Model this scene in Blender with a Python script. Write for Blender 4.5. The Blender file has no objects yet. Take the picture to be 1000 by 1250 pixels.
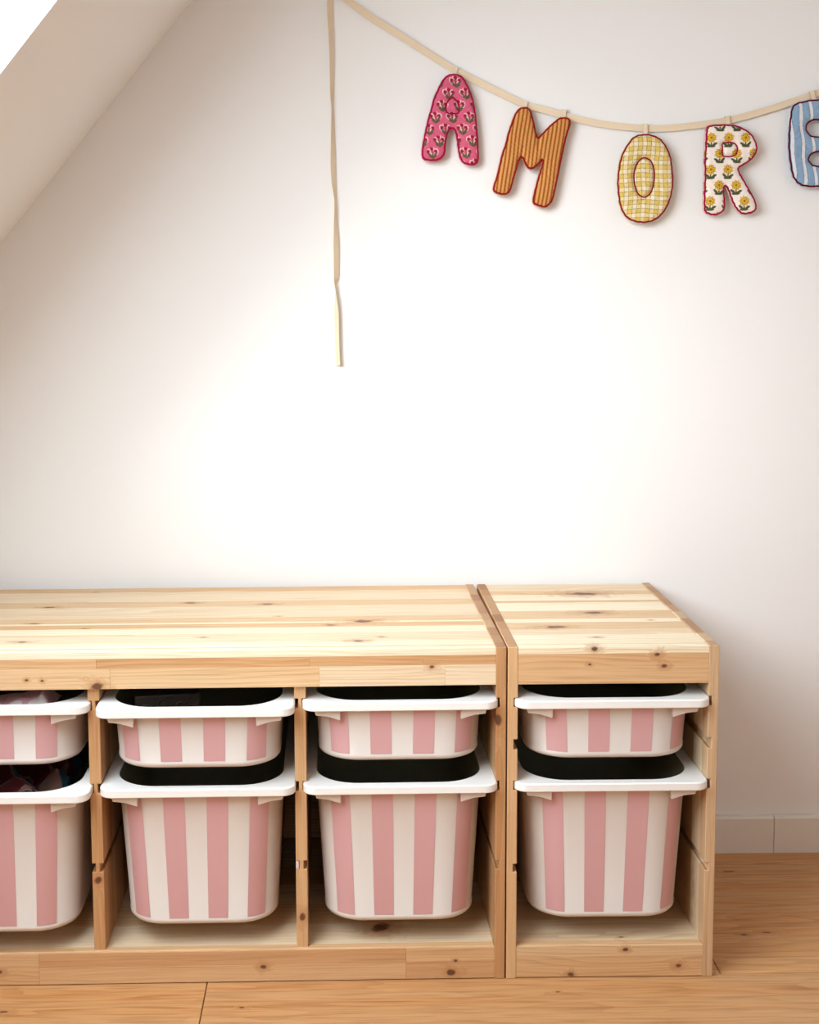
import bpy, bmesh, math, random
import numpy as np
from mathutils import Vector, Matrix

random.seed(7)
S = bpy.context.scene
C = S.collection

# ------------------------------------------------------------------ camera
cam_d = bpy.data.cameras.new('camera'); cam = bpy.data.objects.new('camera', cam_d); C.objects.link(cam)
cam_d.sensor_fit = 'VERTICAL'; cam_d.sensor_height = 36.0; cam_d.lens = 1560.21 / 1250 * 36.0
cam_d.shift_x = (500 - 426.97) / 1250; cam_d.shift_y = (528.34 - 625) / 1250
cam_d.clip_start = .02
YAW, PIT, ROL = -0.00726, -0.09912, -0.006455
_f = Vector((-math.sin(YAW) * math.cos(PIT), math.cos(YAW) * math.cos(PIT), math.sin(PIT)))
_r = Vector((math.cos(YAW), math.sin(YAW), 0)); _u = _r.cross(_f)
_r2 = _r * math.cos(ROL) + _u * math.sin(ROL); _u2 = _u * math.cos(ROL) - _r * math.sin(ROL)
cam.matrix_world = Matrix((( _r2.x, _u2.x, -_f.x, -0.2506), (_r2.y, _u2.y, -_f.y, -2.3253), (_r2.z, _u2.z, -_f.z, 1.0393), (0, 0, 0, 1)))
S.camera = cam

# ------------------------------------------------------------------ view, world, daylight, added fill
S.view_settings.view_transform = 'Standard'; S.view_settings.look = 'None'
S.view_settings.gamma = 1.0; S.view_settings.use_curve_mapping = False
S.view_settings.exposure = -0.12
try:
    S.cycles.use_denoising = True; S.cycles.sample_clamp_indirect = 6.0
    S.cycles.max_bounces = 10; S.cycles.diffuse_bounces = 6
    S.cycles.caustics_reflective = False; S.cycles.caustics_refractive = False
except Exception: pass
W = bpy.data.worlds.new('overcast_sky'); S.world = W; W.use_nodes = True
W.node_tree.nodes['Background'].inputs[0].default_value = (0.92, 0.96, 1.0, 1)
W.node_tree.nodes['Background'].inputs[1].default_value = 1.3

# room measures: back wall face at Y = WY, sloped ceiling rising to the right from the left
WY = 0.018
SD = Vector((0.6372, 0, 0.7707))            # direction up the slope
SN = Vector((0.7707, 0, -0.6372))           # slope normal, into the room
SP = Vector((-0.5087, 0, 1.5828))           # a point of the slope
XR, YF, ZC = 1.9, -3.9, 2.40                # right wall, wall behind the camera, flat ceiling
KX = -1.35; KZ = SP.z + (KX - SP.x) * SD.z / SD.x     # knee wall
def slope_pt(z, off=0.0): return SP + SD * ((z - SP.z) / SD.z) - SN * off
WIN_Y0, WIN_Y1, WIN_Z0, WIN_Z1, REVEAL = -2.00, -0.578, 0.92, 1.70, 0.17

def area(name, size_x, size_y, power, col, M, spread=math.pi):
    l = bpy.data.lights.new(name, 'AREA'); l.shape = 'RECTANGLE'; l.size = size_x; l.size_y = size_y
    l.energy = power; l.color = col; l.spread = spread
    o = bpy.data.objects.new(name, l); C.objects.link(o); o.matrix_world = M; return o
# daylight of the roof window, lying just outside its pane, looking along the slope normal
_c = (slope_pt(WIN_Z0, REVEAL + .05) + slope_pt(WIN_Z1, REVEAL + .05)) / 2; _c.y = (WIN_Y0 + WIN_Y1) / 2
area('roof_window_daylight', (WIN_Z1 - WIN_Z0) / SD.z - .06, WIN_Y1 - WIN_Y0 - .06, 50, (.81, .925, 1.0),
     Matrix(((SD.x, 0, -SN.x, _c.x), (0, 1, 0, _c.y), (SD.z, 0, -SN.z, _c.z), (0, 0, 0, 1))))
# fill lamp in an unseen window added in the wall behind the camera (opening X -0.4..1.0, Z 0.9..2.1)
FW = (-0.5, 1.1, 0.95, 2.1)
area('added_front_fill', FW[1] - FW[0] - .06, FW[3] - FW[2] - .06, 3.5, (.80, .90, 1.0),
     Matrix(((1, 0, 0, (FW[0] + FW[1]) / 2), (0, 0, -1, YF - .16), (0, 1, 0, (FW[2] + FW[3]) / 2), (0, 0, 0, 1))))

# hazy sun, low, coming in through the roof window
SUN_DIR = Vector((.70, 1.0, -.47))
sun_d = bpy.data.lights.new('hazy_sun', 'SUN'); sun_d.energy = 1.35; sun_d.angle = math.radians(16); sun_d.color = (1.0, .985, .98)
sun = bpy.data.objects.new('hazy_sun', sun_d); C.objects.link(sun); sun.location = (-3, -4, 3)
sun.rotation_euler = SUN_DIR.to_track_quat('-Z', 'Y').to_euler()

# ------------------------------------------------------------------ helpers
def setp(o, label=None, cat=None, group=None, kind=None):
    if label: o['label'] = label
    if cat: o['category'] = cat
    if group: o['group'] = group
    if kind: o['kind'] = kind
    return o
def empty(name, loc=(0, 0, 0), rz=0.0):
    o = bpy.data.objects.new(name, None); o.empty_display_size = .05; C.objects.link(o)
    o.location = loc; o.rotation_euler = (0, 0, rz); return o
def link(name, me, mat=None, parent=None, color=None):
    o = bpy.data.objects.new(name, me); C.objects.link(o)
    if mat: me.materials.append(mat)
    if parent: o.parent = parent
    if color: o.color = (*color, 1)
    return o
def from_bm(bm, smooth=False):
    bmesh.ops.recalc_face_normals(bm, faces=bm.faces)
    me = bpy.data.meshes.new('m'); bm.to_mesh(me); bm.free()
    if smooth:
        for p in me.polygons: p.use_smooth = True
    return me
def add_box(bm, x0, x1, y0, y1, z0, z1):
    vs = [bm.verts.new(p) for p in ((x0,y0,z0),(x1,y0,z0),(x1,y1,z0),(x0,y1,z0),(x0,y0,z1),(x1,y0,z1),(x1,y1,z1),(x0,y1,z1))]
    for f in ((0,3,2,1),(4,5,6,7),(0,1,5,4),(1,2,6,5),(2,3,7,6),(3,0,4,7)): bm.faces.new([vs[i] for i in f])
def bev(bm, w, seg=1, ang=40):
    es = [e for e in bm.edges if len(e.link_faces) == 2 and e.calc_face_angle(0) > math.radians(ang)]
    if es: bmesh.ops.bevel(bm, geom=es, offset=w, segments=seg, profile=.5, affect='EDGES', clamp_overlap=True)
def box(x0, x1, y0, y1, z0, z1, b=0.0, seg=1):
    bm = bmesh.new(); add_box(bm, x0, x1, y0, y1, z0, z1)
    bmesh.ops.recalc_face_normals(bm, faces=bm.faces)
    if b: bev(bm, b, seg)
    return from_bm(bm)
def prism(poly, y0, y1, b=0.0, axis='Y'):
    """polygon in XZ (or YZ for axis X) extruded along the axis"""
    bm = bmesh.new()
    f = (lambda p, t: (p[0], t, p[1])) if axis == 'Y' else (lambda p, t: (t, p[0], p[1]))
    A = [bm.verts.new(f(p, y0)) for p in poly]; B = [bm.verts.new(f(p, y1)) for p in poly]
    n = len(poly)
    bm.faces.new(A); bm.faces.new(B[::-1])
    for i in range(n): bm.faces.new((A[i], B[i], B[(i+1) % n], A[(i+1) % n]))
    bmesh.ops.recalc_face_normals(bm, faces=bm.faces)
    if b: bev(bm, b)
    return from_bm(bm)
def grid_mesh(V, F, smooth=True):
    me = bpy.data.meshes.new('m'); me.from_pydata([tuple(v) for v in V], [], [tuple(f) for f in F]); me.update()
    if smooth: me.polygons.foreach_set('use_smooth', [True] * len(me.polygons))
    return me
def tube(pts, r, n=6, closed=False):
    P = np.array(pts, float); m = len(P); V = []; F = []
    R_ = np.full(m, r) if np.isscalar(r) else np.array(r)
    for i in range(m):
        a = P[(i-1) % m] if (closed or i > 0) else P[i]; b = P[(i+1) % m] if (closed or i < m-1) else P[i]
        t = b - a; t /= (np.linalg.norm(t) + 1e-12)
        up = np.array((0, 1, 0.)); s = np.cross(t, up)
        if np.linalg.norm(s) < 1e-4: s = np.array((1., 0, 0))
        s /= np.linalg.norm(s); u = np.cross(s, t)
        for k in range(n):
            an = 2*math.pi*k/n; V.append(P[i] + R_[i]*(math.cos(an)*s + math.sin(an)*u))
    for i in range(m if closed else m-1):
        j = (i+1) % m
        for k in range(n): F.append((i*n+k, i*n+(k+1) % n, j*n+(k+1) % n, j*n+k))
    if not closed: F.append(tuple(range(n))[::-1]); F.append(tuple((m-1)*n+k for k in range(n)))
    return V, F
def srgb(r, g, b):
    f = lambda c: (c/255/12.92 if c/255 <= .04045 else ((c/255+.055)/1.055)**2.4)
    return (f(r), f(g), f(b))

# ------------------------------------------------------------------ materials
class NT:
    def __init__(s, name, rough=.6, spec=.3):
        s.mat = bpy.data.materials.new(name); s.mat.use_nodes = True; s.t = s.mat.node_tree
        s.b = s.t.nodes['Principled BSDF']; s.b.inputs['Roughness'].default_value = rough
        s.b.inputs['Specular IOR Level'].default_value = spec
    def n(s, typ, **k):
        nd = s.t.nodes.new(typ)
        for a, v in k.items(): setattr(nd, a, v)
        return nd
    def put(s, sock, v):
        if isinstance(v, bpy.types.NodeSocket): s.t.links.new(v, sock)
        elif isinstance(v, (tuple, list)) and sock.type == 'RGBA' and len(v) == 3: sock.default_value = (*v, 1)
        else: sock.default_value = v
    def m(s, op, a, b=None, c=None, clamp=False):
        nd = s.n('ShaderNodeMath', operation=op, use_clamp=clamp); s.put(nd.inputs[0], a)
        if b is not None: s.put(nd.inputs[1], b)
        if c is not None: s.put(nd.inputs[2], c)
        return nd.outputs[0]
    def vm(s, op, a, b=None):
        nd = s.n('ShaderNodeVectorMath', operation=op); s.put(nd.inputs[0], a)
        if b is not None: s.put(nd.inputs[1], b)
        return nd.outputs['Value'] if op in ('LENGTH', 'DISTANCE', 'DOT_PRODUCT') else nd.outputs[0]
    def mapr(s, v, a, b, c=0., d=1., smooth=True):
        nd = s.n('ShaderNodeMapRange', interpolation_type='SMOOTHSTEP' if smooth else 'LINEAR')
        for i, x in enumerate((v, a, b, c, d)): s.put(nd.inputs[i], x)
        return nd.outputs[0]
    def comb(s, x, y, z):
        nd = s.n('ShaderNodeCombineXYZ')
        for i, v in enumerate((x, y, z)): s.put(nd.inputs[i], v)
        return nd.outputs[0]
    def noise(s, vec, scale=1., detail=2., rough=.5):
        nd = s.n('ShaderNodeTexNoise'); s.put(nd.inputs['Vector'], vec); s.put(nd.inputs['Scale'], scale)
        s.put(nd.inputs['Detail'], detail); s.put(nd.inputs['Roughness'], rough); return nd.outputs['Fac']
    def mix(s, f, a, b, mode='MIX'):
        nd = s.n('ShaderNodeMix', data_type='RGBA', blend_type=mode)
        s.put(nd.inputs['Factor'], f); s.put(nd.inputs['A'], a); s.put(nd.inputs['B'], b); return nd.outputs['Result']
    def obj(s): return s.n('ShaderNodeTexCoord').outputs['Object']
    def color(s, v): s.put(s.b.inputs['Base Color'], v)
    def bump(s, h, strength=.2, dist=.001):
        nd = s.n('ShaderNodeBump'); nd.inputs['Strength'].default_value = strength; nd.inputs['Distance'].default_value = dist
        s.put(nd.inputs['Height'], h); s.t.links.new(nd.outputs[0], s.b.inputs['Normal'])

def plain(name, col, rough=.5, spec=.4, noise_amt=0.04, noise_scale=60):
    k = NT(name, rough, spec); n = k.noise(k.obj(), noise_scale, 3)
    k.color(k.mix(k.m('MULTIPLY', n, noise_amt), col, tuple(c*.6 for c in col))); return k.mat

def wood(name, axis, knots=(), ring=.46, freq=150., blocks=0.0, rough=.45, fine=.30, spec=.28, streak=.16, ff=420.):
    """plank wood along one axis of the object's coordinates; the board's own tone is the object colour.
    knots: (x,y,z, rx,ry,rz) in object coordinates"""
    k = NT(name, rough, spec); co = k.obj()
    info = k.n('ShaderNodeObjectInfo'); rnd = k.m('MULTIPLY', info.outputs['Random'], 31.)
    sp = k.n('ShaderNodeSeparateXYZ'); k.put(sp.inputs[0], co); x, y, z = sp.outputs
    al, a, b = {'X': (x, y, z), 'Y': (y, x, z), 'Z': (z, x, y)}[axis]
    core = halo = None
    kn = k.mapr(k.noise(co, 75., 1.), .3, .7, .72, 1.28, False) if knots else None
    for (cx, cy, cz, rx, ry, rz) in knots:
        d = k.vm('LENGTH', k.vm('DIVIDE', k.vm('SUBTRACT', co, (cx, cy, cz)), (rx, ry, rz))); d = k.m('MULTIPLY', d, kn)
        c_ = k.mapr(d, 1.3, .6); h_ = k.mapr(d, 3.8, .8)
        core = c_ if core is None else k.m('MAXIMUM', core, c_); halo = h_ if halo is None else k.m('MAXIMUM', halo, h_)
    warp = k.noise(k.comb(k.m('MULTIPLY_ADD', al, 2.2, rnd), k.m('MULTIPLY', a, 16.), k.m('MULTIPLY', b, 16.)), 1., 2.)
    t = k.m('ADD', k.m('MULTIPLY', k.m('ADD', k.m('MULTIPLY', a, .55), k.m('MULTIPLY', b, 1.)), freq), k.m('MULTIPLY', warp, 7.))
    if halo is not None: t = k.m('MULTIPLY_ADD', halo, 2.2, t)
    r = k.m('POWER', k.m('FRACT', t), 2.2)
    big = k.noise(k.comb(k.m('MULTIPLY_ADD', al, 1.1, rnd), k.m('MULTIPLY', a, 30.), k.m('MULTIPLY', b, 30.)), 1., 1.)
    r = k.m('MULTIPLY', r, k.mapr(big, .3, .65, .25, 1.))
    fi = k.noise(k.comb(k.m('MULTIPLY_ADD', al, 9., rnd), k.m('MULTIPLY', a, ff), k.m('MULTIPLY', b, ff)), 1., 2.)
    col = info.outputs['Color']
    if blocks:
        cell = k.m('FLOOR', k.m('ADD', k.m('DIVIDE', y, blocks), rnd)); wn = k.n('ShaderNodeTexWhiteNoise', noise_dimensions='1D')
        k.put(wn.inputs['W'], cell); geo = k.n('ShaderNodeNewGeometry'); gs = k.n('ShaderNodeSeparateXYZ'); k.put(gs.inputs[0], geo.outputs['True Normal'])
        col = k.mix(k.mapr(wn.outputs['Value'], .25, .75, 0., .95), col, (.70, .52, .38), 'MULTIPLY')
        endg = k.m('GREATER_THAN', k.m('ABSOLUTE', gs.outputs[2]), .9)
        col = k.mix(k.m('MULTIPLY', endg, .9), col, (.66, .55, .46), 'MULTIPLY')
    col = k.mix(k.m('MULTIPLY', r, ring), col, (.62, .49, .36), 'MULTIPLY')
    col = k.mix(k.m('MULTIPLY', k.mapr(fi, .42, .75), fine), col, (.55, .42, .32), 'MULTIPLY')
    col = k.mix(k.mapr(big, .35, .75, 0., streak), col, (1., .80, .55), 'MULTIPLY')
    if halo is not None:
        col = k.mix(k.m('MULTIPLY', halo, .55), col, (.44, .20, .08))
        col = k.mix(k.m('MULTIPLY', core, .92), col, (.11, .042, .022))
    k.color(col); k.bump(fi, .06, .0006)
    return k.mat

def attr_mat(name, rough=.9, weave=900., spec=.1, bump=.25):
    k = NT(name, rough, spec); at = k.n('ShaderNodeAttribute', attribute_name='print')
    co = k.obj(); n = k.noise(co, weave, 2.)
    k.color(k.mix(k.m('MULTIPLY', n, .25), at.outputs['Color'], k.mix(1., at.outputs['Color'], (.72, .70, .68), 'MULTIPLY')))
    k.bump(n, bump, .0006); k.b.inputs['Sheen Weight'].default_value = .15
    return k.mat
def paint(me, cols):
    at = me.color_attributes.new('print', 'FLOAT_COLOR', 'POINT')
    buf = np.ones((len(me.vertices), 4), np.float32); buf[:, :3] = cols; at.data.foreach_set('color', buf.ravel())

def wall_mat(name, col, b=.05):
    k = NT(name, .92, .15); co = k.obj(); n = k.noise(co, 140., 4.); n2 = k.noise(co, 3., 2.)
    k.color(k.mix(k.m('MULTIPLY', n2, .05), col, tuple(c*.9 for c in col))); k.bump(n, b, .001); return k.mat
M_WALL = wall_mat('white_plaster', (.84, .83, .82))
M_SLOPE = wall_mat('white_slope_plaster', (.83, .81, .795))
M_TRIM = plain('white_trim_paint', (.78, .74, .68), .45)
M_RIM = plain('white_plastic', (.86, .85, .83), .28, .5, .02)
M_BODY = plain('cream_plastic', (.65, .575, .52), .33, .45, .03)
M_PINK = plain('pink_sticker', srgb(208, 162, 164), .36, .4, .05, 40)
M_DARK = plain('dark_olive_inner', (.30, .28, .19), .7, .2, .2)  # inside of the bins coloured dark olive so the openings read near-black
M_PANE = None
def pane_mat():
    k = NT('window_glass'); t = k.t; tr = k.n('ShaderNodeBsdfTransparent'); gl = k.n('ShaderNodeBsdfGlossy'); gl.inputs['Roughness'].default_value = .02
    mx = k.n('ShaderNodeMixShader'); mx.inputs[0].default_value = .05
    t.links.new(tr.outputs[0], mx.inputs[1]); t.links.new(gl.outputs[0], mx.inputs[2])
    t.links.new(mx.outputs[0], t.nodes['Material Output'].inputs[0]); return k.mat
M_PANE = pane_mat()

# ------------------------------------------------------------------ the room
def struct(name, me, mat, parent=None):
    o = link(name, me, mat, parent)
    if not parent: o['kind'] = 'structure'
    return o
struct('wall_back', box(KX - .3, XR + .2, WY, WY + .14, -.02, ZC + .25), M_WALL)
struct('wall_right', box(XR, XR + .14, YF - .14, WY, -.02, ZC + .1), M_WALL)
struct('wall_left_knee', box(KX - .14, KX, YF, WY, -.02, KZ + .02), M_WALL)
XC = SP.x + (ZC - SP.z) * SD.x / SD.z
struct('ceiling', box(XC - .02, XR, YF, WY, ZC, ZC + .14), M_WALL)
# sloped wall with the opening of the roof window
def slope_obj(name, boxes, mat, parent=None, b=0.0):
    """boxes in slope coordinates: (s0,s1,y0,y1,n0,n1), s up the slope from SP, n outwards"""
    bm = bmesh.new()
    for q in boxes: add_box(bm, *q)
    bmesh.ops.recalc_face_normals(bm, faces=bm.faces)
    if b: bev(bm, b)
    Mx = Matrix(((SD.x, 0, -SN.x, SP.x), (0, 1, 0, 0), (SD.z, 0, -SN.z, SP.z), (0, 0, 0, 1)))
    bm.transform(Mx); return struct(name, from_bm(bm), mat, parent)
sz = lambda z: (z - SP.z) / SD.z
s_lo, s_hi, w0, w1 = sz(KZ) - .06, sz(ZC) + .12, sz(WIN_Z0), sz(WIN_Z1)
slope_obj('wall_left', [(s_lo, w0, YF, WY, 0, REVEAL), (w1, s_hi, YF, WY, 0, REVEAL), (w0, w1, YF, WIN_Y0, 0, REVEAL), (w0, w1, WIN_Y1, WY, 0, REVEAL)], M_SLOPE)
win = slope_obj('window_1', [(w0-.03, w0+.05, WIN_Y0-.03, WIN_Y1+.03, REVEAL, REVEAL+.035), (w1-.05, w1+.03, WIN_Y0-.03, WIN_Y1+.03, REVEAL, REVEAL+.035),
    (w0+.05, w1-.05, WIN_Y0-.03, WIN_Y0+.045, REVEAL, REVEAL+.035), (w0+.05, w1-.05, WIN_Y1-.045, WIN_Y1+.03, REVEAL, REVEAL+.035)], M_TRIM)
slope_obj('pane', [(w0+.045, w1-.045, WIN_Y0+.04, WIN_Y1-.04, REVEAL+.015, REVEAL+.019)], M_PANE, win)
# wall behind the camera, with an unseen window added for fill
bm = bmesh.new()
for q in ((KX - .14, FW[0], -.02, ZC + .1), (FW[1], XR, -.02, ZC + .1), (FW[0], FW[1], -.02, FW[2]), (FW[0], FW[1], FW[3], ZC + .1)):
    add_box(bm, q[0], q[1], YF - .14, YF, q[2], q[3])
struct('wall_front', from_bm(bm), M_WALL)
bm = bmesh.new()
for q in ((FW[0], FW[0]+.06, FW[2], FW[3]), (FW[1]-.06, FW[1], FW[2], FW[3]), (FW[0]+.06, FW[1]-.06, FW[2], FW[2]+.06), (FW[0]+.06, FW[1]-.06, FW[3]-.06, FW[3])):
    add_box(bm, q[0], q[1], YF - .12, YF - .07, q[2], q[3])
added_win = struct('added_window_2', from_bm(bm), M_TRIM)
struct('pane', box(FW[0]+.055, FW[1]-.055, YF-.10, YF-.095, FW[2]+.055, FW[3]-.055), M_PANE, added_win)

# skirting boards
sk = empty('baseboard_back', (0, 0, 0)); sk['kind'] = 'structure'
for x0, x1 in ((KX, .5655), (.5665, XR)):
    link('skirting_length', prism([(.004, .0), (WY, .0), (WY, .0715), (.008, .0715), (.004, .0675)], x0, x1, 0.0004, 'X'), M_TRIM, sk)
struct('baseboard_right', box(XR - .014, XR, YF, .004, 0, .0715, .002), M_TRIM)

# floor: laid oak planks over a slab
K_OAK = [(.4104, -.309, 0, .006, .003, .01), (.4509, -.302, 0, .008, .003, .01), (.0735, -.4795, 0, .003, .0015, .01),
         (.4576, -.073, 0, .009, .003, .01), (-.756, -.519, 0, .007, .003, .01), (-.404, -.514, 0, .004, .002, .01), (.9, -.33, 0, .01, .006, .01), (.72, -.14, 0, .008, .005, .01)]
M_OAK = wood('oak_plank', 'X', K_OAK, ring=.48, freq=60., rough=.42, fine=.55, spec=.35, streak=.5, ff=190.)
floor = struct('floor', box(KX, XR, YF, WY, -.03, -.0105), plain('dark_underlay', (.05, .035, .02), .9))
PW = .195; GAP = .0007; rows = int((WY - YF) / PW) + 2
random.seed(11)
for r in range(rows):
    y1 = -.041 + PW - r * PW; y0 = y1 - PW
    y0, y1 = max(y0, YF), min(y1, WY - .001)
    if y1 - y0 < .02: continue
    st = {1: .92 - 2.58, 2: .336 - 2.58, 3: -.4625 - 1.29}.get(r, KX - random.uniform(.1, 1.1))
    x = st
    while x < XR:
        xa, xb = max(x, KX), min(x + 1.29, XR)
        if xb - xa > .03:
            t = random.uniform(.93, 1.06)
            link('plank', box(xa + GAP, xb - GAP, y0 + GAP, y1 - GAP, -.0105, 0, .0008), M_OAK, floor, (.61*t, .335*t, .150*t*random.uniform(.95, 1.05)))
        x += 1.29

# ------------------------------------------------------------------ pine shelf units
UH, UD = .525, .44
PALE, CREAM, TAN, HONEY, ORNG = (.86, .75, .56), (.77, .62, .43), (.70, .485, .28), (.67, .425, .225), (.60, .355, .175)
RUST = (.60, .345, .17)
def notched(x0, x1, z0, z1, left=(), right=()):
    g = .006; p = [(x0, z0), (x1, z0)]
    for a, b in sorted(right): p += [(x1, a), (x1 - g, a), (x1 - g, b), (x1, b)]
    p += [(x1, z1), (x0, z1)]
    for a, b in sorted(left, reverse=True): p += [(x0, b), (x0 + g, b), (x0 + g, a), (x0, a)]
    return p
GR_LONG = [(.4318, .4464), (.3018, .3166), (.1770, .1905)]
GR_NARROW = GR_LONG[:2] + [(.3655, .3815), (.1720, .1845)]

def shelf_unit(name, label, loc, rz, x0, x1, dividers, grooves, top, front, plinth, kx, kz, tone_sides):
    """x0..x1 outer width, local y = 0 is the front, 0.44 the back.  top: list of (y0,y1,tone)"""
    u = empty(name, loc, rz); setp(u, label, 'shelf')
    T = .0155
    mX = wood(name + '_pine_along', 'X', kx); mZ = wood(name + '_pine_upright', 'Z', kz, ring=.42, freq=120., blocks=.047)
    ia, ib = x0 + T, x1 - T
    link('side_panel', prism(notched(x0, ia, 0, UH, right=grooves), 0, UD, .0009), mZ, u, tone_sides[0])
    link('side_panel', prism(notched(ib, x1, 0, UH, left=grooves), 0, UD, .0009), mZ, u, tone_sides[1])
    for c in dividers:
        d = link('divider', prism(notched(c - .0088, c + .0088, .0502, .4665, grooves, grooves), .009, UD - .018, .0007), mZ, u, tone_sides[2])
    # top: a core board with the glued staves as its face
    tp = link('top_panel', box(ia, ib, .0185, UD - .001, .500, .5135), mX, u, TAN)
    for a, b, tone in top:
        link('stave', box(ia + .0002, ib - .0002, a + .00008, b - .00008, .5135, .5236, .0003), mX, tp, tone)
    # front rail of jointed staves
    fr = link('front_rail', box(ia, ib, .004, .018, .4668, .5225), mX, u, HONEY)
    for a, b, za, zb, tone in front:
        link('stave', box(max(a, ia) + .0001, min(b, ib) - .0001, .0006, .0042, za, zb, .0003), mX, fr, tone)
    bs = link('bottom_shelf', box(ia, ib, .0185, UD - .005, .034, .0440), mX, u, TAN)
    for i in range(6):
        a = .0185 + i * .07; link('stave', box(ia + .0002, ib - .0002, a + .0001, min(a + .0699, UD - .005), .0440, .0500, .0003), mX, bs, (CREAM, TAN, CREAM, HONEY, CREAM, TAN)[i])
    pl = link('plinth_rail', box(ia, ib, .004, .0184, .001, .0520, .0012), mX, u, HONEY)
    for a, b, za, zb, tone in plinth:
        link('stave', box(max(a, ia) + .0001, min(b, ib) - .0001, .0010, .0042, za, zb, .0003), mX, pl, tone)
    link('added_back_panel', box(ia, ib, UD - .016, UD - .006, .05, .50), mX, u, HONEY)  # unseen panel added behind the bins to keep the cavity dark
    return u

def flat_knots(L, z, asp=.42): return [(x, y, z, w, w * asp, .02) for (x, y), w in L]
def front_knots(L, asp=.75): return [(x, 0., z, w * 1.15, .01, w * asp) for (x, z), w in L]

KT_L = [((-.753,.295),.010), ((-.755,.181),.0063), ((-.664,.145),.0044), ((-.746,.065),.0075), ((-.692,.41),.0045), ((-.512,.318),.0088), ((-.375,.303),.0088), ((-.354,.215),.0037), ((-.267,.152),.0075), ((-.467,.083),.0045), ((-.212,.174),.0165), ((-.188,.074),.0037), ((-.224,.051),.010)]
KF_L = [((-.621,.471),.0070), ((-.725,.482),.0022), ((-.702,.481),.0022), ((-.115,.496),.0036), ((-.376,.025),.0045), ((-.781,.023),.0042), ((-.085,.011),.0060), ((-.078,.03),.0026)]
KB_L = [((-.19, .07), .014)]
LY = [.4395, .4064, .3296, .2888, .2097, .1769, .1682, .1414, .105, .0522, .0226, .0185]
LT = [HONEY, CREAM, TAN, CREAM, TAN, PALE, HONEY, PALE, CREAM, PALE, HONEY]
top_L = [(LY[i+1], LY[i], LT[i]) for i in range(11)] + [(.0003, .0185, PALE)]
front_L = [(-.95, -.62, .4985, .5222, HONEY), (-.62, -.30, .4985, .5222, ORNG), (-.30, 0, .4985, .5222, ORNG), (-.95, -.60, .4670, .4985, TAN), (-.60, -.285, .4670, .4985, TAN), (-.285, -.095, .4670, .4985, CREAM), (-.095, 0, .4670, .4985, CREAM)]
plinth_L = [(-.95, -.72, .0015, .051, HONEY), (-.72, -.155, .028, .051, RUST), (-.72, -.155, .0015, .028, HONEY), (-.155, 0, .030, .051, HONEY), (-.155, 0, .0015, .030, RUST)]
unit_L = shelf_unit('long_shelf_unit', 'long low natural pine shelf unit with three columns of bins, cut off at left', (0, -.44, 0), .00998,
    -.943, -.0022, (-.6275, -.3150), GR_LONG, top_L, front_L, plinth_L, flat_knots(KT_L, .5236) + front_knots(KF_L) + flat_knots(KB_L, .05, .8),
    [(-.0147, 0, .4134, .006, .02, .010), (-.627, .009, .165, .005, .01, .006), (-.315, .009, .10, .005, .01, .007), (-.634, .13, .40, .02, .006, .02)], (HONEY, TAN, HONEY))

KT_R = [((.182,.358),.024), ((.173,.218),.0165), ((.092,.124),.014), ((.256,.164),.0037), ((.145,.059),.0055)]
KF_R = [((.226,.512),.0042), ((.237,.494),.0040), ((.124,.497),.0022), ((.131,.521),.0045), ((.185,.045),.0036), ((.101,.005),.0038), ((.268,.018),.0042)]
KB_R = [((.085, .17), .006), ((.21, .12), .004), ((.185, .03), .004)]
RY = [.4385, .3840, .3541, .3085, .2936, .2328, .1785, .1556, .1100, .0777, .0211, .0185]
RT = [CREAM, TAN, PALE, HONEY, PALE, TAN, PALE, TAN, CREAM, PALE, TAN]
top_R = [(RY[i+1], RY[i], RT[i]) for i in range(11)] + [(.0003, .0185, PALE)]
front_R = [(0, .32, .4670, .5222, HONEY)]
plinth_R = [(0, .32, .034, .051, TAN), (0, .32, .0015, .034, HONEY)]
unit_R = shelf_unit('narrow_shelf_unit', 'narrow low natural pine shelf unit with one column of bins, at the right', (0, -.44, 0), 0,
    0, .3204, (), GR_NARROW, top_R, front_R, plinth_R, flat_knots(KT_R, .5236) + front_knots(KF_R) + flat_knots(KB_R, .05),
    [(.318, .10, .10, .006, .02, .03)], (HONEY, CREAM, HONEY))
# scrap of a paper label left in the empty groove of the divider
tg = link('paper_scrap', box(-.3237, -.3195, .0086, .0094, .1775, .1900, .0002), plain('pale_paper', (.80, .66, .62), .8, .2, .5, 900), unit_L)

# ------------------------------------------------------------------ striped bins
def rr(a, b, r, u, La):
    """point of a rounded rectangle (half sizes a,b, front at -b) at arc length u from the front centre; La = straight half length at the top"""
    s = 1 if u >= 0 else -1; k = a / BA; r = r * k; v = abs(u) * k; La = La * k; L = a - r
    if v <= La: return (s * v, -b)
    an = (v - La) / r
    if an <= math.pi / 2: return (s * (L + r * math.sin(an)), -b + r * (1 - math.cos(an)))
    return (s * a, -b + r + (v - La - r * math.pi / 2))
def ring_pts(a, b, r, n=10):
    P = []
    for cx, cy, a0 in ((a - r, -b + r, -90), (a - r, b - r, 0), (-a + r, b - r, 90), (-a + r, -b + r, 180)):
        for i in range(n + 1):
            t = math.radians(a0 + 90 * i / n); P.append((cx + r * math.cos(t), cy + r * math.sin(t)))
    return P
def loft(rings, cap0=False, cap1=False):
    V = [p for R_ in rings for p in R_]; n = len(rings[0]); F = []
    for k in range(len(rings) - 1):
        for i in range(n): F.append((k*n+i, k*n+(i+1) % n, (k+1)*n+(i+1) % n, (k+1)*n+i))
    if cap0: F.append(tuple(range(n))[::-1])
    if cap1: F.append(tuple((len(rings)-1)*n+i for i in range(n)))
    return V, F
BA, BB, BR, TAPER = .1295, .195, .066, .060
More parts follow.
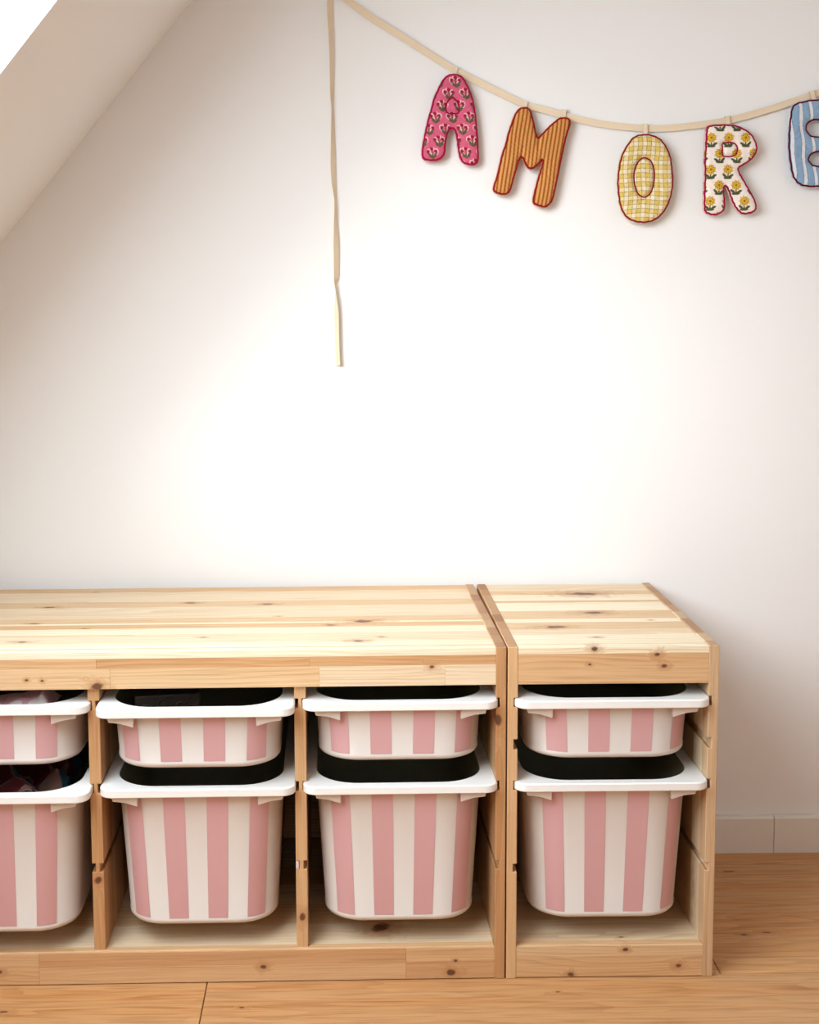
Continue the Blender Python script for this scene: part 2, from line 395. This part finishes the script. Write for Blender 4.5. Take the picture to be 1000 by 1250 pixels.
def body_dims(H, z): d = (H - z) * TAPER; return BA - d, BB - d
def make_bin_meshes(H):
    top = H - .006; out = {}
    def rings(off, zs):
        R_ = []
        for z, inset in zs:
            a, b = body_dims(H, z); a -= off + inset; b -= off + inset
            R_.append([(x, y, z) for x, y in ring_pts(a, b, BR * body_dims(H, z)[0] / BA - off - inset)])
        return R_
    lipz = .0105
    V, F = loft(rings(0, [(top, 0), (lipz, 0), (lipz - .0008, -.0010), (.005, -.0008), (.0018, .0015), (0, .0055)]), False, True)
    me = grid_mesh(V, F, True); out['body'] = me
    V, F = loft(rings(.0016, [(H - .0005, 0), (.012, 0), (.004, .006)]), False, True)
    out['inner_shell'] = grid_mesh(V, [f[::-1] for f in F], True)  # inner shell added to each bin, dark olive all over
    # rim: flat collar with an inner edge
    ra, rb = .1485, .210; z0, z1 = H - .0130, H
    ro = lambda i, z: [(x, y, z) for x, y in ring_pts(ra - i, rb - i, .021 - i)]
    ai, bi = BA - .0014, BB - .0014
    ri = lambda i, z: [(x, y, z) for x, y in ring_pts(ai - i, bi - i, BR - .0014 - i)]
    L = [ri(0, z0), ro(.0012, z0), ro(0, z0 + .0012), ro(0, z1 - .0018), ro(.0018, z1), ri(-.001, z1), ri(0, z1 - .001), ri(0, z0)]
    V, F = loft(L); out['rim'] = grid_mesh(V, F, False)
    poly = [(.091, z0 + .001), (.131, z0 + .001), (.1285, z0 - .0085), (.112, z0 - .0104), (.105, z0 - .0124), (.0915, z0 - .0168)]
    out['bracket_r'] = prism(poly, -BB - .006, -BB + .030, .0006); out['bracket_l'] = prism([(-x, z) for x, z in poly], -BB - .006, -BB + .030, .0006)
    for key, m in (('body', M_BODY), ('inner_shell', M_DARK), ('rim', M_RIM), ('bracket_r', M_BODY), ('bracket_l', M_BODY)): out[key].materials.append(m)
    return out
def stripe_mesh(H, u0, u1):
    a1, b1 = body_dims(H, H); La = a1 - BR; V = []; F = []; nu, nz = 10, 5
    for j in range(nz + 1):
        z = .0112 + (H - .0135 - .0112) * j / nz; a, b = body_dims(H, z)
        for i in range(nu + 1):
            V.append((*rr(a + .0004, b + .0004, BR, u0 + (u1 - u0) * i / nu, La), z))
    for j in range(nz):
        for i in range(nu): k = j*(nu+1)+i; F.append((k, k+1, k+nu+2, k+nu+1))
    me = grid_mesh(V, F, True); me.materials.append(M_PINK); return me
BINS = {.0975: make_bin_meshes(.0975), .2275: make_bin_meshes(.2275)}
def striped_bin(H, unit, lx, front, rim_top, off, label, rz=0.0):
    c = unit.matrix_basis @ Vector((lx, -front + .210, 0))
    t = empty('striped_bin', (c.x, c.y, rim_top - H), unit.rotation_euler.z + rz)
    setp(t, label, 'bin', 'pink and cream striped bins in the shelf units')
    m = BINS[H]
    b = link('body', m['body'], None, t)
    for i in range(-1, 3):
        cu = off + (i - .5) * .0668
        link('pink_stripe', stripe_mesh(H, cu - .0166, cu + .0166), None, b)
    link('inner_shell', m['inner_shell'], None, t); link('rim', m['rim'], None, t)
    link('bracket', m['bracket_l'], None, t); link('bracket', m['bracket_r'], None, t)
    return t
bpy.context.view_layer.update()
ZS, ZD = .4455, .3158
cL0, cL1, cL2, cR = -.7805, -.4712, -.1627, .1590
striped_bin(.0975, unit_L, cL0, .016, ZS, -.0165, 'shallow striped bin at the left photo edge, holding a pink spotted cloth')
striped_bin(.2275, unit_L, cL0, .034, ZD, -.0165, 'deep striped bin at the left photo edge, holding dark red fabric')
striped_bin(.0975, unit_L, cL1, .036, ZS, -.005, 'shallow striped bin holding a dark toy block, pulled slightly forward')
striped_bin(.2275, unit_L, cL1, .016, ZD, -.004, 'deep striped bin below the bin with the dark toy block')
striped_bin(.0975, unit_L, cL2, .014, ZS, .003, 'shallow striped bin in the long unit, beside the narrow unit')
striped_bin(.2275, unit_L, cL2, .014, ZD, .005, 'deep striped bin in the long unit, beside the narrow unit')
striped_bin(.0975, unit_R, cR, .014, ZS, .0140, 'shallow striped bin in the narrow right shelf unit')
striped_bin(.2275, unit_R, cR, .012, ZD, .0100, 'deep striped bin in the narrow right shelf unit')

# ------------------------------------------------------------------ letter garland (outlines in metres on the wall: X, Z)
A_OUT = [(-0.0447, 1.4491), (-0.057, 1.4459), (-0.0662, 1.4363), (-0.0739, 1.4214), (-0.0806, 1.4064), (-0.0855, 1.3883), (-0.0898, 1.3748), (-0.0939, 1.3582), (-0.0979, 1.3401), (-0.101, 1.3219), (-0.1022, 1.3098), (-0.1001, 1.3007), (-0.0923, 1.2967), (-0.0769, 1.296), (-0.0661, 1.3005), (-0.0599, 1.3095), (-0.0584, 1.3247), (-0.0559, 1.3398), (-0.0523, 1.3495), (-0.0476, 1.3519), (-0.0436, 1.3495), (-0.0405, 1.3398), (-0.0383, 1.3246), (-0.0358, 1.3094), (-0.0321, 1.2972), (-0.0244, 1.2905), (-0.012, 1.288), (-0.0027, 1.291), (0.0009, 1.3001), (0.0003, 1.3153), (-0.0004, 1.3335), (-0.002, 1.3516), (-0.0036, 1.3698), (-0.0061, 1.3879), (-0.0099, 1.406), (-0.0155, 1.4211), (-0.0232, 1.4361), (-0.0315, 1.4458)]
A_IN = [(-0.0468, 1.4074), (-0.0529, 1.4032), (-0.0575, 1.3957), (-0.0585, 1.3867), (-0.0554, 1.3806), (-0.0461, 1.3791), (-0.0375, 1.3796), (-0.0345, 1.385), (-0.0354, 1.3926), (-0.0385, 1.4007)]
M_OUT = [(0.0816, 1.3905), (0.0724, 1.3881), (0.0647, 1.3785), (0.0587, 1.3634), (0.0526, 1.3453), (0.0481, 1.3272), (0.042, 1.309), (0.0375, 1.2908), (0.0323, 1.2695), (0.0268, 1.2512), (0.0269, 1.2421), (0.0346, 1.2375), (0.0455, 1.2353), (0.0548, 1.2383), (0.06, 1.248), (0.0639, 1.2632), (0.0685, 1.2784), (0.073, 1.2936), (0.077, 1.3003), (0.0807, 1.2951), (0.0854, 1.286), (0.0916, 1.2807), (0.0994, 1.2819), (0.1086, 1.2889), (0.1141, 1.2958), (0.1132, 1.2888), (0.1093, 1.2752), (0.1051, 1.26), (0.1003, 1.2417), (0.0973, 1.2264), (0.0999, 1.2187), (0.1092, 1.2147), (0.1201, 1.2125), (0.1278, 1.2171), (0.1339, 1.2247), (0.1384, 1.2415), (0.1423, 1.2597), (0.1458, 1.278), (0.1494, 1.2962), (0.1532, 1.3144), (0.157, 1.3326), (0.1612, 1.3477), (0.1651, 1.3598), (0.1634, 1.3689), (0.1557, 1.372), (0.1449, 1.3714), (0.1373, 1.366), (0.1281, 1.3585), (0.1189, 1.3495), (0.1097, 1.3405), (0.1066, 1.3384), (0.1035, 1.345), (0.1012, 1.3571), (0.0981, 1.3693), (0.094, 1.3829), (0.0893, 1.3889)]
O_OUT = [(0.2962, 1.3421), (0.2784, 1.3375), (0.2647, 1.3212), (0.255, 1.3017), (0.2506, 1.2783), (0.2489, 1.2548), (0.2513, 1.2312), (0.2556, 1.2115), (0.2646, 1.1957), (0.2787, 1.1869), (0.2968, 1.1837), (0.3147, 1.1867), (0.3305, 1.1973), (0.3422, 1.2149), (0.3486, 1.2346), (0.3514, 1.2581), (0.3489, 1.2817), (0.3458, 1.3012), (0.3391, 1.3169), (0.3281, 1.3318), (0.3141, 1.3397)]
O_IN = [(0.2969, 1.2996), (0.2878, 1.2937), (0.2812, 1.2801), (0.2795, 1.2644), (0.2821, 1.2487), (0.2879, 1.2357), (0.298, 1.2302), (0.3079, 1.2348), (0.3137, 1.2466), (0.3162, 1.2642), (0.3151, 1.2799), (0.3089, 1.2944)]
R_OUT = [(0.4131, 1.3563), (0.4329, 1.3581), (0.4568, 1.3572), (0.4728, 1.3521), (0.489, 1.3414), (0.4985, 1.3258), (0.5008, 1.3121), (0.494, 1.2985), (0.4823, 1.2888), (0.4705, 1.2818), (0.4686, 1.2771), (0.4749, 1.2653), (0.4832, 1.2515), (0.4915, 1.2377), (0.4991, 1.2239), (0.5022, 1.212), (0.4996, 1.2042), (0.4905, 1.1995), (0.4765, 1.1984), (0.4675, 1.2044), (0.4601, 1.2143), (0.4538, 1.2281), (0.4483, 1.2419), (0.4442, 1.2478), (0.4427, 1.2419), (0.4446, 1.2262), (0.445, 1.2104), (0.4404, 1.2025), (0.4285, 1.1967), (0.4145, 1.1988), (0.4071, 1.2047), (0.4056, 1.2225), (0.4059, 1.246), (0.4062, 1.2696), (0.4053, 1.2931), (0.406, 1.3165), (0.4067, 1.3399), (0.4084, 1.3508)]
R_IN = [(0.4384, 1.3242), (0.4535, 1.3256), (0.4616, 1.3221), (0.4649, 1.3143), (0.462, 1.3053), (0.4541, 1.3014), (0.4421, 1.3015), (0.4381, 1.3046), (0.4378, 1.3164)]
E_OUT = [(0.6105, 1.4019), (0.5783, 1.3978), (0.5623, 1.3907), (0.5576, 1.3749), (0.5555, 1.3461), (0.5555, 1.3172), (0.5593, 1.2882), (0.5643, 1.2664), (0.5736, 1.2532), (0.5885, 1.2466), (0.6152, 1.2457), (0.6418, 1.247), (0.6594, 1.2542), (0.6634, 1.2658), (0.6586, 1.2775), (0.6407, 1.2834), (0.62, 1.2842), (0.6037, 1.2857), (0.5945, 1.2952), (0.6016, 1.3053), (0.6193, 1.3074), (0.6399, 1.308), (0.6515, 1.3152), (0.6511, 1.3282), (0.6391, 1.3355), (0.6184, 1.3363), (0.5977, 1.3379), (0.5885, 1.3502), (0.5955, 1.3617), (0.6176, 1.3638), (0.6382, 1.3644), (0.6541, 1.3715), (0.6582, 1.3844), (0.6519, 1.3974), (0.637, 1.4018)]
RIB = [(-0.2316, 1.5799), (-0.1953, 1.5528), (-0.1516, 1.5256), (-0.1079, 1.4984), (-0.064, 1.471), (-0.0376, 1.4552), (0.0241, 1.4247), (0.0831, 1.3971), (0.1199, 1.3869), (0.1716, 1.3722), (0.2307, 1.3603), (0.3016, 1.3534), (0.3635, 1.3553), (0.4488, 1.3664), (0.5251, 1.3862), (0.5909, 1.4075), (0.6128, 1.4145), (0.6783, 1.4401)]
TAIL = [(-0.2636, 1.5803), (-0.2614, 1.495), (-0.2613, 1.4091), (-0.2607, 1.3876), (-0.2605, 1.3226), (-0.2601, 1.2718), (-0.2568, 1.231), (-0.2563, 1.1915), (-0.2561, 1.1254), (-0.2563, 1.0915), (-0.2579, 1.0782), (-0.2561, 1.0264), (-0.2551, 0.9594), (-0.2538, 0.9309)]
LY0 = .003                                   # middle plane of the stuffed letters
def crom(P, n=6, closed=True):
    P = np.array(P, float); m = len(P); out = []
    for i in range(m if closed else m - 1):
        g = lambda j: P[j % m] if closed else P[min(max(j, 0), m - 1)]
        a, b, c, d = g(i-1), g(i), g(i+1), g(i+2)
        for k in range(n):
            t = k / n
            out.append(.5*((2*b) + (-a+c)*t + (2*a-5*b+4*c-d)*t*t + (-a+3*b-3*c+d)*t**3))
    if not closed: out.append(P[-1])
    return np.array(out)
def seg_dist(Q, P, closed=True):
    """distance of points Q to polyline P, nearest points"""
    A = P if closed else P[:-1]; B = np.roll(P, -1, 0) if closed else P[1:]
    best = np.full(len(Q), 1e9); near = np.zeros((len(Q), 2))
    for a, b in zip(A, B):
        ab = b - a; t = np.clip(((Q - a) @ ab) / (ab @ ab + 1e-15), 0, 1); p = a + t[:, None]*ab
        d = np.hypot(*(Q - p).T); k = d < best; best[k] = d[k]; near[k] = p[k]
    return best, near
def inside(Q, P):
    x, y = Q.T; c = np.zeros(len(Q), bool); j = len(P) - 1
    for i in range(len(P)):
        xi, yi = P[i]; xj, yj = P[j]
        c ^= ((yi > y) != (yj > y)) & (x < (xj - xi) * (y - yi) / (yj - yi + 1e-15) + xi); j = i
    return c
def hash2(a, b): v = np.sin(a*127.1 + b*311.7)*43758.5453; return v - np.floor(v)

def sprig_print(X, Z):
    """pink ground, half-dropped sprigs: green leaves, crimson buds, pale outline"""
    pink, green, crim, pale = (np.array(srgb(*c)) for c in ((206, 92, 124), (92, 84, 56), (150, 30, 58), (232, 190, 188)))
    dx, dz = .0300, .0207; X = X + .0769; Z = Z - 1.3717; row = np.round(Z / dz); off = (np.abs(row) % 2) * .5
    u = (X + .15*Z) / dx - off; c = np.round(u); u = (u - c) * dx; v = Z - row*dz
    fl = np.where(hash2(row, c) > .5, 1., -1.); u = u * fl / 1.32; v = v / 1.32
    col = np.tile(pink, (len(X), 1))
    E_ = lambda cx, cz, a, b, an: (((u-cx)*math.cos(an)+(v-cz)*math.sin(an))/a)**2 + ((-(u-cx)*math.sin(an)+(v-cz)*math.cos(an))/b)**2
    leaves = [(-.0042, -.0012, .0044, .0013, -.75), (.0042, -.0014, .0044, .0013, .75), (-.0024, -.0050, .0036, .0011, -.6), (.0026, -.0052, .0036, .0011, .6), (0, -.0025, .0009, .0062, 0)]
    buds = [(.0002, .0058, .0025, .0028, 0), (-.0050, .0028, .0022, .0022, 0), (.0052, .0024, .0022, .0022, 0)]
    for (a, b, r1, r2, an) in buds + leaves[:2]: col[E_(a-.0008, b+.0007, r1+.0005, r2+.0006, an) < 1] = pale
    for q in leaves: col[E_(*q) < 1] = green
    for q in buds: col[E_(*q) < 1] = crim
    return col
def flower_print(X, Z):
    """off-white ground, yellow flowers with brown-edged petals on green leafy stems"""
    base, yel, brn, grn = (np.array(srgb(*c)) for c in ((240, 228, 220), (226, 182, 62), (150, 112, 40), (78, 84, 50)))
    dx, dz = .0308, .0280; X = X - .4475; Z = Z - 1.3310; row = np.round(Z / dz); off = (np.abs(row) % 2) * .5
    u = X / dx - off; c = np.round(u); u = (u - c)*dx; v = (Z - row*dz)/1.22; u = u * np.where(hash2(row, c) > .5, 1., -1.)/1.22
    col = np.tile(base, (len(X), 1))
    E_ = lambda cx, cz, a, b, an: (((u-cx)*math.cos(an)+(v-cz)*math.sin(an))/a)**2 + ((-(u-cx)*math.sin(an)+(v-cz)*math.cos(an))/b)**2
    for q in ((-.0045, -.0070, .0048, .0019, -.55), (.0045, -.0066, .0048, .0019, .75), (-.0025, -.0100, .0036, .0014, -.2), (.0028, -.0104, .0036, .0014, .25), (0, -.006, .0010, .0065, 0)): col[E_(*q) < 1] = grn
    r = np.hypot(u, v - .0025); an = np.arctan2(v - .0025, u); rp = .0070 + .0011*np.cos(an*9)
    k = r < rp; col[k] = yel; col[k & (np.cos(an*9) < -.35) & (r > .003)] = brn; col[(r > rp - .0009) & k & (np.cos(an*9) < .3)] = brn; col[r < .0019] = brn*.9
    return col
def stripe_print(X, Z):
    """orange ticking: brown lines on ochre"""
    a, b, d = (np.array(srgb(*c)) for c in ((190, 118, 54), (206, 150, 90), (142, 78, 30)))
    u = ((X*math.cos(.13) - (Z - 1.3)*math.sin(.13) + .0005*np.sin(Z*60 + X*40)) / .0070) % 1
    col = np.tile(a, (len(X), 1)); col[u < .42] = b; col[(u > .58) & (u < .86)] = d; return col
def gingham_print(X, Z):
    w, y, d = (np.array(srgb(*c)) for c in ((236, 224, 198), (218, 186, 88), (112, 96, 46)))
    X = X + .0012*np.sin(Z*70); Z = Z + .0012*np.sin(X*80); P = .0158
    u, v = (X / P) % 1, (Z / P) % 1; h, k = (u < .5)*1., (v < .5)*1.; s = (h + k)/2
    s = np.where(s > .9, 1., np.where(s > .4, .55, .06))[:, None]; col = w*(1-s) + y*s
    ln = (np.abs((u*2) % 1 - .5) > .44) | (np.abs((v*2) % 1 - .5) > .44); col[ln] = col[ln]*.30 + d*.70
    return col
def ticking_print(X, Z):
    w, b, e = (np.array(srgb(*c)) for c in ((222, 222, 224), (138, 166, 194), (108, 138, 170)))
    u = ((X + .10*(Z - 1.32) + .0010*np.sin(Z*110 + X*60) - .5600) / .0186) % 1
    col = np.tile(b, (len(X), 1)); col[u < .30] = w; col[(u > .30) & (u < .36)] = e; col[(u > .94)] = e; return col

M_PRINT = attr_mat('printed_cotton')
def thread_mat(name, c): return plain(name, srgb(*c), .85, .1, .5, 700)
M_CRIM, M_RUST, M_WINE, M_PLUM = thread_mat('crimson_cord', (158, 16, 62)), thread_mat('rust_cord', (140, 28, 22)), thread_mat('wine_cord', (140, 30, 48)), thread_mat('plum_cord', (92, 16, 42))
M_STITCH_P, M_STITCH_W = thread_mat('pink_stitches', (226, 160, 160)), thread_mat('white_stitches', (232, 222, 220))
M_TAPE = plain('cotton_tape', srgb(234, 214, 186), .9, .1, .35, 500)

def fabric_letter(label, outer, inner, printf, cord, stitch, loops, creases=()):
    O_ = crom(outer, 5); h = .0008; T, Rr = .0078, .0135
    cx, zb = (O_[:, 0].min() + O_[:, 0].max())/2, O_[:, 1].min()
    t = empty('fabric_letter', (cx, LY0, zb)); setp(t, label, 'letter', 'stuffed fabric letters on the garland')
    xs = np.arange(O_[:, 0].min() - h, O_[:, 0].max() + 2*h, h); zs = np.arange(O_[:, 1].min() - h, O_[:, 1].max() + 2*h, h)
    gx, gz = np.meshgrid(xs, zs, indexing='ij'); Q = np.stack([gx.ravel(), gz.ravel()], 1)
    ins = inside(Q, O_); d, near = seg_dist(Q, O_)
    stl = [crom(p, 5) for p in inner]; ds = np.full(len(Q), 1.)
    for p in stl: ds = np.minimum(ds, seg_dist(Q, p)[0])
    for p in creases: ds = np.minimum(ds, .0015 + seg_dist(Q, np.array(p), False)[0])
    def height(Qp, d_, ds_):
        q = np.clip(d_ / Rr, 0, 1); z = T*np.sqrt(np.clip(1 - (1-q)**2, 0, 1))
        wr = .00055*np.sin(Qp[:, 0]*310 + 2*np.sin(Qp[:, 1]*120))*np.sin(Qp[:, 1]*270 + 1.5*np.sin(Qp[:, 0]*150))
        return (z + wr*q)*(1 - .55*np.exp(-(ds_/.0042)**2))
    n1, n2 = gx.shape; I = ins.reshape(n1, n2); idx = np.arange(n1*n2).reshape(n1, n2)
    cell = I[:-1, :-1] | I[1:, :-1] | I[:-1, 1:] | I[1:, 1:]
    quads = np.stack([idx[:-1, :-1][cell], idx[1:, :-1][cell], idx[1:, 1:][cell], idx[:-1, 1:][cell]], 1)
    used = np.unique(quads); remap = -np.ones(n1*n2, int); remap[used] = np.arange(len(used)); quads = remap[quads]
    P = np.where(ins[:, None], Q, near)[used]; dd = np.where(ins, d, 0)[used]; hh = height(P, dd, ds[used]); n = len(P)
    loc = np.array((cx, LY0, zb))
    Vf = np.stack([P[:, 0], LY0 - hh, P[:, 1]], 1) - loc; Vb = np.stack([P[:, 0], LY0 + hh*.55, P[:, 1]], 1) - loc
    me = grid_mesh(np.concatenate([Vf, Vb]), np.concatenate([quads, quads[:, ::-1] + n]).tolist(), True)
    paint(me, np.concatenate([printf(P[:, 0], P[:, 1])]*2)); link('stuffed_body', me, M_PRINT, t)
    # cord along the edge and along the inner stitched line
    nrm = np.roll(O_, -1, 0) - np.roll(O_, 1, 0); nrm /= np.linalg.norm(nrm, axis=1)[:, None]; nrm = np.stack([-nrm[:, 1], nrm[:, 0]], 1)
    if not inside((O_ + nrm*.001)[:1], O_)[0]: nrm = -nrm
    def on_surface(Pl, lift):
        d_, _ = seg_dist(Pl, O_); ds_ = np.full(len(Pl), 1.)
        for p in stl: ds_ = np.minimum(ds_, seg_dist(Pl, p)[0])
        return np.stack([Pl[:, 0] - cx, -height(Pl, d_, ds_) - lift, Pl[:, 1] - zb], 1)
    wob = (.0004*np.sin(np.arange(len(O_))*1.7))[:, None]
    V, F = tube(on_surface(O_ + nrm*(.0022 + wob), -.0002), .0018, 6, True); link('edge_cord', grid_mesh(V, F), cord, t)
    for p in stl: V, F = tube(on_surface(p, .0001), .0015, 6, True); link('inner_cord', grid_mesh(V, F), cord, t)
    # slanted whip stitches over the rim
    Vs, Fs = [], []; L = np.concatenate([[0], np.cumsum(np.linalg.norm(np.diff(np.vstack([O_, O_[:1]]), axis=0), axis=1))])
    OO = np.vstack([O_, O_[:1]]); NN = np.vstack([nrm, nrm[:1]])
    for s in np.arange(0, L[-1], .0030):
        a = np.array([np.interp(s, L, OO[:, k]) for k in (0, 1)]); b = np.array([np.interp(min(s + .0016, L[-1]), L, OO[:, k]) for k in (0, 1)])
        nn = np.array([np.interp(s, L, NN[:, k]) for k in (0, 1)])
        p0 = np.array((a[0] - nn[0]*.0006 - cx, .0022, a[1] - nn[1]*.0006 - zb)); p1 = np.array((b[0] + nn[0]*.0008 - cx, -.0036, b[1] + nn[1]*.0008 - zb))
        mid = (p0 + p1)/2 - np.array((nn[0], 0, nn[1]))*.0007
        v, f = tube([p0, mid, p1], .00055, 4); k = len(Vs); Vs += v; Fs += [tuple(i + k for i in q) for q in f]
    link('edge_stitching', grid_mesh(Vs, Fs, False), stitch, t)
    # little tape loops over the ribbon
    for (x, z0, z1, tilt) in loops:
        w = .0038; bm = bmesh.new()
        for y0, y1 in ((.0075, .0082), (.0142, .0149)): add_box(bm, -w, w, y0 - LY0, y1 - LY0, z0 - z1, 0)
        add_box(bm, -w, w, .0075 - LY0, .0149 - LY0, 0, .0007)
        bm.transform(Matrix.Translation((x - cx, 0, z1 - zb)) @ Matrix.Rotation(tilt, 4, 'Y')); link('hanging_loop', from_bm(bm), M_TAPE, t)
    return t

fabric_letter('pink floral printed stuffed fabric letter A with crimson cord', A_OUT, [A_IN], sprig_print, M_CRIM, M_STITCH_P, [(-.0392, 1.444, 1.4615, .30)])
fabric_letter('orange brown striped stuffed fabric letter M with rust cord', M_OUT, [], stripe_print, M_RUST, M_STITCH_P, [(.0855, 1.385, 1.4012, .22), (.1550, 1.367, 1.3865, .14)], [[(.1066, 1.338), (.108, 1.318)], [(.077, 1.300), (.080, 1.318)]])
fabric_letter('yellow gingham stuffed fabric letter O with wine red cord', O_OUT, [O_IN], gingham_print, M_WINE, M_STITCH_W, [(.3010, 1.337, 1.3605, 0)])
fabric_letter('white stuffed fabric letter R with yellow flower print', R_OUT, [R_IN], flower_print, M_CRIM, M_STITCH_P, [(.4480, 1.353, 1.3735, -.14)])
fabric_letter('blue and white striped stuffed letter E cut off by the right edge', E_OUT, [], ticking_print, M_PLUM, M_STITCH_W, [(.5985, 1.397, 1.4170, -.3)])

# the ribbon: band carrying the letters and its loose hanging tail
rib = empty('garland_ribbon', (0.2, .009, 1.35)); setp(rib, 'beige cotton ribbon carrying the letters, with a loose twisted tail hanging at left', 'ribbon')
def strip(P, Y, half, ang, th=.0005):
    """flat ribbon along (x,z) path; ang turns the width out of the wall plane"""
    P = np.array(P); V, F = [], []; m = len(P)
    for i in range(m):
        t = P[min(i+1, m-1)] - P[max(i-1, 0)]; t /= np.linalg.norm(t); nx, nz = -t[1], t[0]; ca, sa = math.cos(ang[i]), math.sin(ang[i])
        w = np.array((nx*ca, sa, nz*ca)); q = np.array((-nx*sa, ca, -nz*sa)); c = np.array((P[i][0], Y[i], P[i][1]))
        for s, k in ((-1, -1), (1, -1), (1, 1), (-1, 1)): V.append(c + w*half[i]*s + q*th*k - np.array((.2, .009, 1.35)))
    for i in range(m-1):
        for k in range(4): F.append((i*4+k, i*4+(k+1) % 4, i*4+4+(k+1) % 4, i*4+4+k))
    F.append((0, 1, 2, 3)); F.append(tuple((m-1)*4+k for k in (3, 2, 1, 0)))
    return grid_mesh(V, F, False)
RP = crom([(-.2560, 1.5990)] + RIB, 5, False); m = len(RP)
link('ribbon_band', strip(RP, [.0118]*m, [.0061]*m, [0.08*math.sin(i*.35) for i in range(m)]), M_TAPE, rib)
TP = crom([(-.2560, 1.5990)] + TAIL, 6, False); m = len(TP)
zt = TP[:, 1]
ang_t = np.interp(-zt, [-1.60, -1.58, -1.50, -1.42, -1.39, -1.30, -1.26, -1.23, -1.15, -1.09, -1.077, -1.03, -.93], [.5, .62, .75, .95, 1.2, .72, .8, 1.25, .62, .75, 1.3, 2.3, 2.25])
link('ribbon_tail', strip(TP, [.0105]*m, [.0058]*m, ang_t), M_TAPE, rib)

# ------------------------------------------------------------------ things in the bins
M_CLOTH = attr_mat('spotted_cotton', .9, 700.)
def heightfield(xs, ys, f, thick):
    gx, gy = np.meshgrid(xs, ys, indexing='ij'); z = f(gx, gy); n1, n2 = gx.shape; idx = np.arange(n1*n2).reshape(n1, n2)
    q = np.stack([idx[:-1, :-1], idx[1:, :-1], idx[1:, 1:], idx[:-1, 1:]], -1).reshape(-1, 4); n = n1*n2
    Vt = np.stack([gx, gy, z], -1).reshape(-1, 3); Vb = Vt - np.array((0, 0, thick))
    e = np.concatenate([idx[0, ::-1], idx[1:, 0], idx[-1, 1:], idx[-2:0:-1, -1]])
    F = q.tolist() + (q[:, ::-1] + n).tolist() + [(e[i], e[(i+1) % len(e)], e[(i+1) % len(e)] + n, e[i] + n) for i in range(len(e))]
    return grid_mesh(np.concatenate([Vt, Vb]), F, True), np.concatenate([Vt, Vt])
# pink spotted cloth, folded and propped up behind the rim
xs = np.linspace(-.095, .066, 130); ys = np.linspace(-.028, .055, 50)
def cloth_z(x, y):
    prof = np.interp(x, [-.095, -.05, -.022, -.010, .020, .026, .044, .050, .058, .066], [.0135, .012, .0095, .0098, .0165, .0170, .0200, .0255, .017, .003])
    fold = np.clip((y + .028)/.020, 0, 1); back = np.clip((.055 - y)/.03, 0, 1)
    return prof*np.sin(fold*math.pi/2)*np.sin(back*math.pi/2) + .0015*np.sin(x*160 + y*90)
me, P = heightfield(xs, ys, cloth_z, .003)
pk, wh, dk = np.array(srgb(226, 176, 184)), np.array(srgb(244, 236, 236)), np.array(srgb(196, 110, 124))
col = np.tile(pk, (len(P), 1))
for cx_, cy_, rx_, c_ in ((-.080, -.020, .020, wh), (.007, -.0205, .0145, wh), (.046, -.0195, .0150, wh), (-.032, -.022, .009, dk), (-.030, -.021, .004, wh)):
    col[((P[:, 0]-cx_)/rx_)**2 + ((P[:, 1]-cy_)/.0066)**2 < 1] = c_
paint(me, col); o = link('spotted_cloth', me, M_CLOTH); setp(o, 'folded pink cloth with white spots in the shallow bin at left', 'cloth')
o.location = (-.763, -.395, .4255)
# crumpled red fabric filling the deep bin at the left
xs = np.linspace(-.100, .100, 120); ys = np.linspace(-.158, .12, 100)
def red_z(x, y): return .012*np.sin(x*36 + 1.2*np.sin(y*40))*np.sin(y*31 + x*14) + .010*np.sin(x*90 + y*60) + .006*np.sin(y*150 + x*40) - .6*np.clip(np.abs(x) - .08, 0, 1) + .06*(y + .17)
me, P = heightfield(xs, ys, red_z, .004)
red, dred, teal, crm = (np.array(srgb(*c)) for c in ((92, 12, 18), (60, 5, 8), (6, 48, 60), (112, 82, 72)))
n_ = np.sin(P[:, 0]*55 + 2*np.sin(P[:, 1]*30)) + np.sin(P[:, 1]*62 + P[:, 0]*20)
col = np.where((n_ > .3)[:, None], red, dred)
col[((P[:, 0]-.075 + .006*np.sin(P[:, 1]*120))/.020)**2 + ((P[:, 1]+.09)/.07)**2 < 1] = crm; col[P[:, 0] > .090 + .004*np.sin(P[:, 1]*140)] = teal
for cx_, cy_, r_, c_ in ((.018, -.07, .018, crm), (.019, -.07, .015, teal), (-.02, -.155, .014, crm), (.045, -.15, .013, crm)): col[np.hypot(P[:, 0]-cx_, P[:, 1]-cy_) < r_] = c_
paint(me, col); o = link('crumpled_garment', me, M_CLOTH); setp(o, 'crumpled dark red fabric with white and teal patches in the deep bin', 'garment')
c = unit_L.matrix_basis @ Vector((cL0, .176, 0)); o.location = (c.x, c.y, .290)
# dark toy block with rings on its faces
tb = empty('toy_block', (-.515, -.405, .3525), math.radians(9)); setp(tb, 'dark brown toy block with round rings on its face', 'block')
M_BLK = plain('dark_brown_plastic', (.035, .025, .018), .5, .4)
link('block_body', box(-.055, .045, 0, .05, 0, .0930, .003, 2), M_BLK, tb)
for x, z in ((-.038, .070), (-.010, .078), (.016, .072), (.034, .082), (.004, .052), (-.030, .048)):
    V, F = tube([(x + .009*math.cos(a), -.0008, z + .009*math.sin(a)) for a in np.linspace(0, 2*math.pi, 21)[:-1]], .0018, 6, True); link('ring', grid_mesh(V, F), M_BLK, tb)
